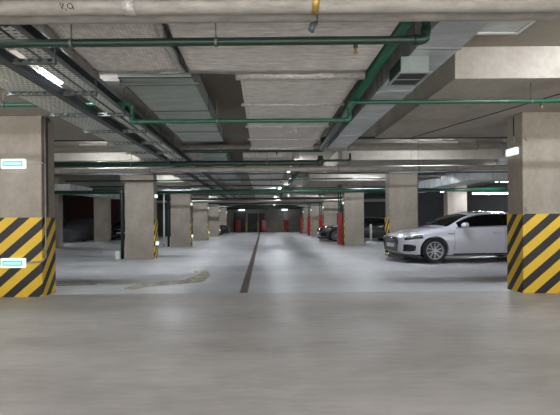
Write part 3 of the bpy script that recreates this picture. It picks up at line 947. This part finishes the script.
def section(x):
    W, zb, zl, zt, rw = (lerp_tab(T, x) for T in (T_W, T_BOT, T_BELT, T_TOP, T_RW))
    g = zt - zl
    gl = min(1.0, max(0.0, (g - 0.10) / 0.2))            # how much greenhouse there is
    xe = W * rw
    pts = [(0, zb), (.5 * W, zb), (.86 * W, zb + .005), (.945 * W, zb + .05), (.975 * W, zb + .16),
           (W * .985, .46 if zb < .3 else .5), (W, .58), (W * .998, .66), (W * .985, .5 * (.70 + zl)), (W * .965, zl - .03), (W * .945, zl)]
    # from belt to roof edge and over
    ze = zl + g * (0.86 * gl + 0.55 * (1 - gl))
    p0 = (W * .935, zl + .012)
    for k in range(1, 6):
        u = k / 5
        bow = 0.025 * math.sin(PI * u) * gl
        pts.append((p0[0] + (xe - p0[0]) * u + bow, p0[1] + (ze - p0[1]) * u))
    for k in range(1, 6):
        u = k / 5
        y = xe * (1 - u)
        pts.append((y, ze + (zt - ze) * (1 - (1 - u) ** 2.2)))
    return pts

def side_y(x, z):
    """outer half width of the body at length x and height z"""
    s = section(x)
    best = 0
    for (y0, z0), (y1, z1) in zip(s[2:], s[3:]):
        if z0 != z1 and min(z0, z1) <= z <= max(z0, z1):
            best = max(best, y0 + (y1 - y0) * (z - z0) / (z1 - z0))
    return best

def top_z(x, y):
    s = section(x)
    for (y0, z0), (y1, z1) in zip(s[10:], s[11:]):
        if min(y0, y1) <= abs(y) <= max(y0, y1) and y0 != y1:
            return z0 + (z1 - z0) * (abs(y) - y0) / (y1 - y0)
    return s[-1][1]

XF, XR, WR = 0.79, 3.72, 0.335

def body_mesh(name, mat, arches=True):
    bm = bmesh.new()
    xs = [0, .03, .07, .12, .18, .25]
    while xs[-1] < LEN - 0.06:
        xs.append(xs[-1] + 0.06)
    xs.append(LEN)
    rings = []
    for x in xs:
        s = section(x)
        ring = [(y, z) for y, z in s] + [(-y, z) for y, z in reversed(s[1:-1])]
        rings.append([bm.verts.new((x - LEN / 2, y, z)) for y, z in ring])
    n = len(rings[0])
    for a, b in zip(rings, rings[1:]):
        for i in range(n):
            bm.faces.new((a[i], a[(i + 1) % n], b[(i + 1) % n], b[i]))
    # rounded end caps
    for ring, dx in ((rings[0], -0.05), (rings[-1], 0.04)):
        cz = sum(v.co.z for v in ring) / n
        prev = ring
        for f, d in ((0.93, 0.6), (0.8, 0.9), (0.4, 1.0)):
            cur = [bm.verts.new((ring[0].co.x + dx * d, v.co.y * f, cz + (v.co.z - cz) * f)) for v in ring]
            for i in range(n):
                bm.faces.new((prev[i], prev[(i + 1) % n], cur[(i + 1) % n], cur[i]))
            prev = cur
        bm.faces.new(prev)
    bmesh.ops.recalc_face_normals(bm, faces=bm.faces[:])
    me = bpy.data.meshes.new(name)
    bm.to_mesh(me); bm.free()
    if arches:
        o = bpy.data.objects.new('tmp', me); C.objects.link(o)
        cut = MB()
        for x in (XF, XR):
            for s in (-1, 1):
                cut.lathe([(WR + .045, .60 * s), (WR + .045, 1.2 * s)], (x - LEN / 2, 0, WR + .005), 'Y', 40)
        k = cut.build('tmp_cut', mat)
        md = o.modifiers.new('b', 'BOOLEAN'); md.operation = 'DIFFERENCE'; md.object = k; md.solver = 'EXACT'
        dg = bpy.context.evaluated_depsgraph_get()
        me2 = bpy.data.meshes.new_from_object(o.evaluated_get(dg))
        bpy.data.objects.remove(o); bpy.data.objects.remove(k)
        me = me2; me.name = name
    me.materials.clear()
    me.materials.append(mat)
    me.shade_smooth()
    me.set_sharp_from_angle(angle=R(32))
    return me

def patch_side(xs, zlo, zhi, s, off=0.006, nz=6):
    """a skin following the body side between two height curves; s = -1 near side, +1 far side"""
    bm = bmesh.new()
    cols = []
    for i, x in enumerate(xs):
        a, b = zlo(x), zhi(x)
        cols.append([bm.verts.new((x - LEN / 2, s * (side_y(x, a + (b - a) * k / nz) + off), a + (b - a) * k / nz)) for k in range(nz + 1)])
    for p, q in zip(cols, cols[1:]):
        for k in range(nz):
            try: bm.faces.new((p[k], q[k], q[k + 1], p[k + 1])).smooth = True
            except ValueError: pass
    bmesh.ops.solidify(bm, geom=bm.faces[:], thickness=0.008)
    bmesh.ops.recalc_face_normals(bm, faces=bm.faces[:])
    o = MB(); o.bm.free(); o.bm = bm
    return o

def patch_top(rows, ylim, off=0.006, ny=10):
    """a skin over the top of the body: rows of length positions, ylim(x) the half width"""
    bm = bmesh.new()
    rr = []
    for x in rows:
        yl = ylim(x)
        rr.append([bm.verts.new((x - LEN / 2, -yl + 2 * yl * k / ny, top_z(x, -yl + 2 * yl * k / ny) + off)) for k in range(ny + 1)])
    for p, q in zip(rr, rr[1:]):
        for k in range(ny):
            bm.faces.new((p[k], p[k + 1], q[k + 1], q[k])).smooth = True
    bmesh.ops.solidify(bm, geom=bm.faces[:], thickness=0.008)
    bmesh.ops.recalc_face_normals(bm, faces=bm.faces[:])
    o = MB(); o.bm.free(); o.bm = bm
    return o

def frange(a, b, n):
    return [a + (b - a) * i / n for i in range(n + 1)]

def make_car(label, paint, loc, rim_mat, fancy=True):
    t = thing('car', label, 'car', loc)
    ob = bpy.data.objects.new('body', body_mesh('body', paint)); C.objects.link(ob); ob.parent = t
    # glass
    patch_top(frange(1.17, 1.84, 10), lambda x: (lerp_tab(T_RW, x) * lerp_tab(T_W, x)) * 0.985).build('windscreen', M['glass'], t)
    patch_top(frange(3.25, 4.30, 12), lambda x: (lerp_tab(T_RW, x) * lerp_tab(T_W, x)) * 0.93).build('rear_window', M['glass'], t)
    patch_top(frange(2.1, 3.15, 8), lambda x: (lerp_tab(T_RW, x) * lerp_tab(T_W, x)) * 0.80, off=0.003).build('roof_panel', M['glass'] if fancy else paint, t)
    def zlo(x): return lerp_tab(T_BELT, x) + 0.03
    def ztop(x):
        zl, zt = lerp_tab(T_BELT, x), lerp_tab(T_TOP, x)
        return max(zlo(x) + 0.004, zl + (zt - zl) * 0.86 - 0.035)
    for s in (-1, 1):
        patch_side(frange(1.44, 2.725, 24), zlo, ztop, s).build('side_window', M['glass'], t)
        patch_side(frange(2.70, 3.9, 20), zlo, ztop, s).build('side_window', M['glass'], t)
        # shut lines, sill and handles
        def line(pts, r=0.004):
            return MB().tube([(x - LEN / 2, s * (side_y(x, z) + 0.001), z) for x, z in pts], r, 6)
        line([(1.32, z) for z in frange(.32, .86, 8)]).build('shut_line', M['gloss_black'], t)
        line([(2.71, z) for z in frange(.30, .93, 8)]).build('shut_line', M['gloss_black'], t)
        line([(x, .235) for x in frange(1.3, 3.3, 14)], 0.02).build('sill_strip', M['gloss_black'], t)
        line([(x, lerp_tab(T_BELT, x) + .014) for x in frange(1.38, 3.9, 18)], 0.008).build('belt_strip', M['gloss_black'], t)
        line([(x, lerp_tab(T_BELT, x) + (lerp_tab(T_TOP, x) - lerp_tab(T_BELT, x)) * .86 - .022) for x in frange(1.58, 3.6, 18)], 0.007).build('window_trim', M['chrome'] if not fancy else M['gloss_black'], t)
        for x in (2.46, 3.44):
            b = MB().tube([(x - .10 - LEN / 2, s * (side_y(x, .80) + .005), .80), (x - .07 - LEN / 2, s * (side_y(x, .80) + .03), .805), (x + .07 - LEN / 2, s * (side_y(x, .80) + .03), .808), (x + .10 - LEN / 2, s * (side_y(x, .80) + .005), .808)], 0.014, 8)
            b.build('door_handle', paint, t)
        MB().box(1.14 - LEN / 2, 1.30 - LEN / 2, s * .915 - .010, s * .915 + .010, .775, .787).build('fender_vent', M['gloss_black'], t)
        # mirror
        mx = 1.58 - LEN / 2
        yb = side_y(1.58, .95)
        mo = MB().tube([(mx - .06, s * (yb + .09), 1.0), (mx - .03, s * (yb + .16), 1.0), (mx + .0, s * (yb + .2), .995)], [.055, .075, .05], 12)
        mo.tube([(mx - .11, s * (yb + .13), 1.0), (mx - .05, s * (yb + .13), 1.0), (mx + .045, s * (yb + .13), 1.0)], [.03, .075, .07], 14)
        m_o = mo.build('mirror', paint, t, 50)
        MB().tube([(mx, s * (yb - .03), .93), (mx - .01, s * (yb + .1), .955)], .022, 8).build('mirror_stalk', M['gloss_black'], m_o)
        # wheels
        for x in (XF, XR):
            cx, cy = x - LEN / 2, s * 0.80
            wo = MB()
            wo.ring([(.235, -.105), (.30, -.112), (.327, -.09), (.335, -.05), (.335, .05), (.327, .09), (.30, .112), (.235, .105)], 'Y', 40)
            wob = wo.build('wheel', M['tyre'], t, 40)
            wob.location = (cx, cy, WR)
            yo = s * .095
            rim = MB()
            rim.ring([(.238, yo - .06 * s), (.238, yo + .012 * s), (.222, yo + .014 * s), (.210, yo - .06 * s)], 'Y', 40)
            for k in range(5):
                for d in (-.21, .21):
                    a0, a1 = 2 * PI * k / 5 + d * 0.45, 2 * PI * k / 5 + d * 1.55
                    p0 = Vector((.045 * math.cos(a0), yo - .012 * s, .045 * math.sin(a0)))
                    p1 = Vector((.222 * math.cos(a1), yo - .002 * s, .222 * math.sin(a1)))
                    dirv = (p1 - p0).normalized()
                    nv = Vector((-dirv.z, 0, dirv.x)) * .013
                    rim.prism([p0 - nv * 1.1, p1 - nv, p1 + nv, p0 + nv * 1.1], (0, -.02 * s, 0))
            rim.tube([(0, yo - .03 * s, 0), (0, yo + .006 * s, 0)], .05, 20)
            rim.build('rim', rim_mat, wob)
            MB().tube([(0, yo - .05 * s, 0), (0, yo - .04 * s, 0)], .215, 32).build('brake_disc', M['steel_dark'], wob)
        # lamp units wrap the front corner
        hx = frange(.04, .48, 14)
        hl = patch_side(hx, lambda x:   .612 + .12 * (x - .06), lambda x: min(.612 + .12 * (x - .06) + .115 - .06 * max(0, x - .25), lerp_tab(T_BELT, x) - .02), s, .007, 4).build('headlight', M['gloss_black'], t)
        patch_side(frange(.09, .48, 12), lambda x: .665 + .10 * (x - .09), lambda x: .69 + .11 * (x - .09), s, .014, 2).build('light_lens', M['drl'], hl)
        patch_side(frange(.02, .30, 10), lambda x: .31 + .25 * max(0, x - .2), lambda x: .50 - .25 * max(0, x - .2), s, .006, 4).build('bumper_intake', M['gloss_black'], t)
        patch_side(frange(4.35, 4.74, 10), lambda x: .80, lambda x: .90, s, .006, 3).build('tail_light', M['red'], t)
    # front: hexagonal grille, plate, rings, lip
    gx = -LEN / 2 - 0.055
    MB().prism([(gx, y, z) for y, z in ((-.42, .67), (.42, .67), (.52, .57), (.42, .31), (-.42, .31), (-.52, .57))], (.05, 0, 0)).build('grille', M['gloss_black'], t)
    gr = MB()
    hexp = [(gx - .004, y, z) for y, z in ((-.43, .68), (.43, .68), (.53, .57), (.43, .30), (-.43, .30), (-.53, .57), (-.43, .68))]
    gr.tube(hexp, .009, 8)
    gr.build('grille_frame', M['steel_dark'] if fancy else M['chrome'], t)
    MB().box(gx - .014, gx - .004, -.26, .26, .40, .51, .003).build('licence_plate', M['white'], t)
    if fancy:
        rg = MB()
        for k in range(4):
            yc = -.12 + .08 * k
            rg.tube([(gx - .012, yc + .052 * math.cos(a), .60 + .052 * math.sin(a)) for a in [2 * PI * j / 20 for j in range(21)]], .008, 6)
        rg.build('badge', M['chrome'], t)
    lip = MB()
    lip.tube([(x - LEN / 2 - .03 * (1 - x / .5), y, .20) for x, y in [(.5, -.86), (.25, -.80), (.08, -.70), (-.02, -.4), (-.03, 0), (-.02, .4), (.08, .70), (.25, .80), (.5, .86)]], .03, 8)
    lip.build('front_lip', M['gloss_black'], t)
    # dark wheel wells and underside
    MB().box(-LEN / 2 + .35, LEN / 2 - .4, -.62, .62, .16, .20).build('underbody', M['tyre'], t)
    return t

make_car('white low sporty car parked nose to the aisle behind the right banded pillar', M['white_paint'], (3.68 + LEN / 2, 11.53, 0), M['alloy']).rotation_euler = (0, 0, R(3.5))
make_car('black car parked nose to the aisle between two pillars on the right, far down', M['black_paint'], (3.13 + LEN / 2, 22.4, 0), M['alloy'], False)
make_car('grey car in the garage opening left of the black bent downpipe', M['grey_paint'], (-9.05, 27.8, 0), M['alloy'], False).rotation_euler = (0, 0, R(90))
t = make_car('black car at the far end of the left bays before the back wall', M['black_paint'], (-2.85 - LEN / 2, 33.4, 0), M['alloy'], False)
t.rotation_euler = (0, 0, R(180))

# car under a dust cover in the left garage, seen end on
t = thing('covered_car', 'parked car under a dark dust cover before the dark red wall', 'car', (-11.6, 26.1, 0))
t.rotation_euler = (0, 0, R(84))
bm = bmesh.new()
rnd = random.Random(12)
rings = []
for x in frange(-0.05, LEN + .05, 24):
    s = section(min(max(x, 0.02), LEN - .02))
    W = max(y for y, z in s) + .03
    zt = s[-1][1] + .02
    ring = [(-W - .04, .05)] + [(-W + rnd.uniform(-.01, .01), .5), (-W * .97, .75), (-W * .8, zt - .12), (-W * .5, zt - .02), (0, zt), (W * .5, zt - .02), (W * .8, zt - .12), (W * .97, .75), (W + rnd.uniform(-.01, .01), .5), (W + .04, .05)]
    rings.append([bm.verts.new((x - LEN / 2, y, z)) for y, z in ring])
for a, b in zip(rings, rings[1:]):
    for i in range(len(a) - 1):
        bm.faces.new((a[i], a[i + 1], b[i + 1], b[i])).smooth = True
    bm.faces.new((a[-1], a[0], b[0], b[-1]))
bm.faces.new(rings[0]); bm.faces.new(list(reversed(rings[-1])))
cb = MB(); cb.bm.free(); cb.bm = bm
cb.build('dust_cover', M['cover'], t)
wb = MB()
for s in (-1, 1):
    MB().tube([(XF - LEN / 2, s * .72, WR), (XF - LEN / 2, s * .9, WR)], WR, 24).build('wheel', M['tyre'], t)
    MB().tube([(XR - LEN / 2, s * .72, WR), (XR - LEN / 2, s * .9, WR)], WR, 24).build('wheel', M['tyre'], t)
wb.bm.free()

# white post on a round foot between the two right pillars
t = thing('bollard', 'white post on a broad round foot between pillar and parked black car', 'bollard', (5.2, 19.3, 0))
MB().lathe([(.26, 0.0), (.26, .06), (.18, .14), (.07, .17)], seg=24).build('foot', M['white'], t)
MB().lathe([(.055, .16), (.05, .9), (.055, .93), (.02, .96)], seg=16).build('post', M['white'], t)

# ------------------------------------------------------------------ far end of the aisle
struct('door_1', MB().box(-3.05, -1.75, YB - .06, YB, 0, 2.1), M['wall_dark'])
struct('door_2', MB().box(-1.6, 0.1, YB - .06, YB, 0, 1.95), M['wall_dark'])
t = thing('sloped_beam', 'dark sloping stair stringer against the back wall', 'beam', (-1.5, YB - .35, 0), kind='thing')
MB().prism([(0, 0, 0), (.35, 0, 0), (1.75, 0, 1.9), (1.45, 0, 1.9)], (0, .2, 0)).build('stringer', M['steel_dark'], t)
for x, lab in ((-2.62, 'before the dark doorway on the back wall'), (0.12, 'in the middle of the back wall'), (2.35, 'right of the back wall centre')):
    t = thing('hydrant_cabinet', 'red upright cabinet ' + lab, 'cabinet', (x, YB - .3, 0))
    MB().box(-.26, .26, -.15, .15, .08, 1.25, .02).build('cabinet_body', M['red'], t)
    MB().box(-.22, .22, -.17, -.15, .12, 1.2, .01).build('door', M['red'], t)
    MB().box(-.24, -.18, -.12, .12, 0, .08).box(.18, .24, -.12, .12, 0, .08).build('foot', M['steel_dark'], t)
for x, lab in ((-1.72, 'between the dark doors'), (-0.5, 'left of the drain end'), (1.3, 'right of the drain end'), (2.05, 'beside the right red cabinet')):
    t = thing('guard_post', 'yellow and black banded post ' + lab + ' at the back wall', 'bollard', (x, YB - .8, 0))
    MB().box(-.09, .09, -.09, .09, 0, .95, .01).build('banded_post', M['haz_small'], t)
    MB().box(-.04, .04, -.04, .04, .95, 2.05).build('upright', M['wall'], t)
for x, lab in ((-2.2, 'above the dark doorway'), (2.25, 'above the right red cabinet')):
    t = thing('dome_lamp', 'glowing half round lamp ' + lab + ' at the end of the aisle', 'lamp', (x, YB - .6, 2.25))
    MB().lathe([(.32, 0), (.29, .12), (.18, .22), (.04, .26)], seg=24).build('shade', M['lamp_soft'], t)
    MB().tube([(0, 0, .25), (0, 0, CEIL - 2.25)], .012, 8).build('stem', M['rod'], t)
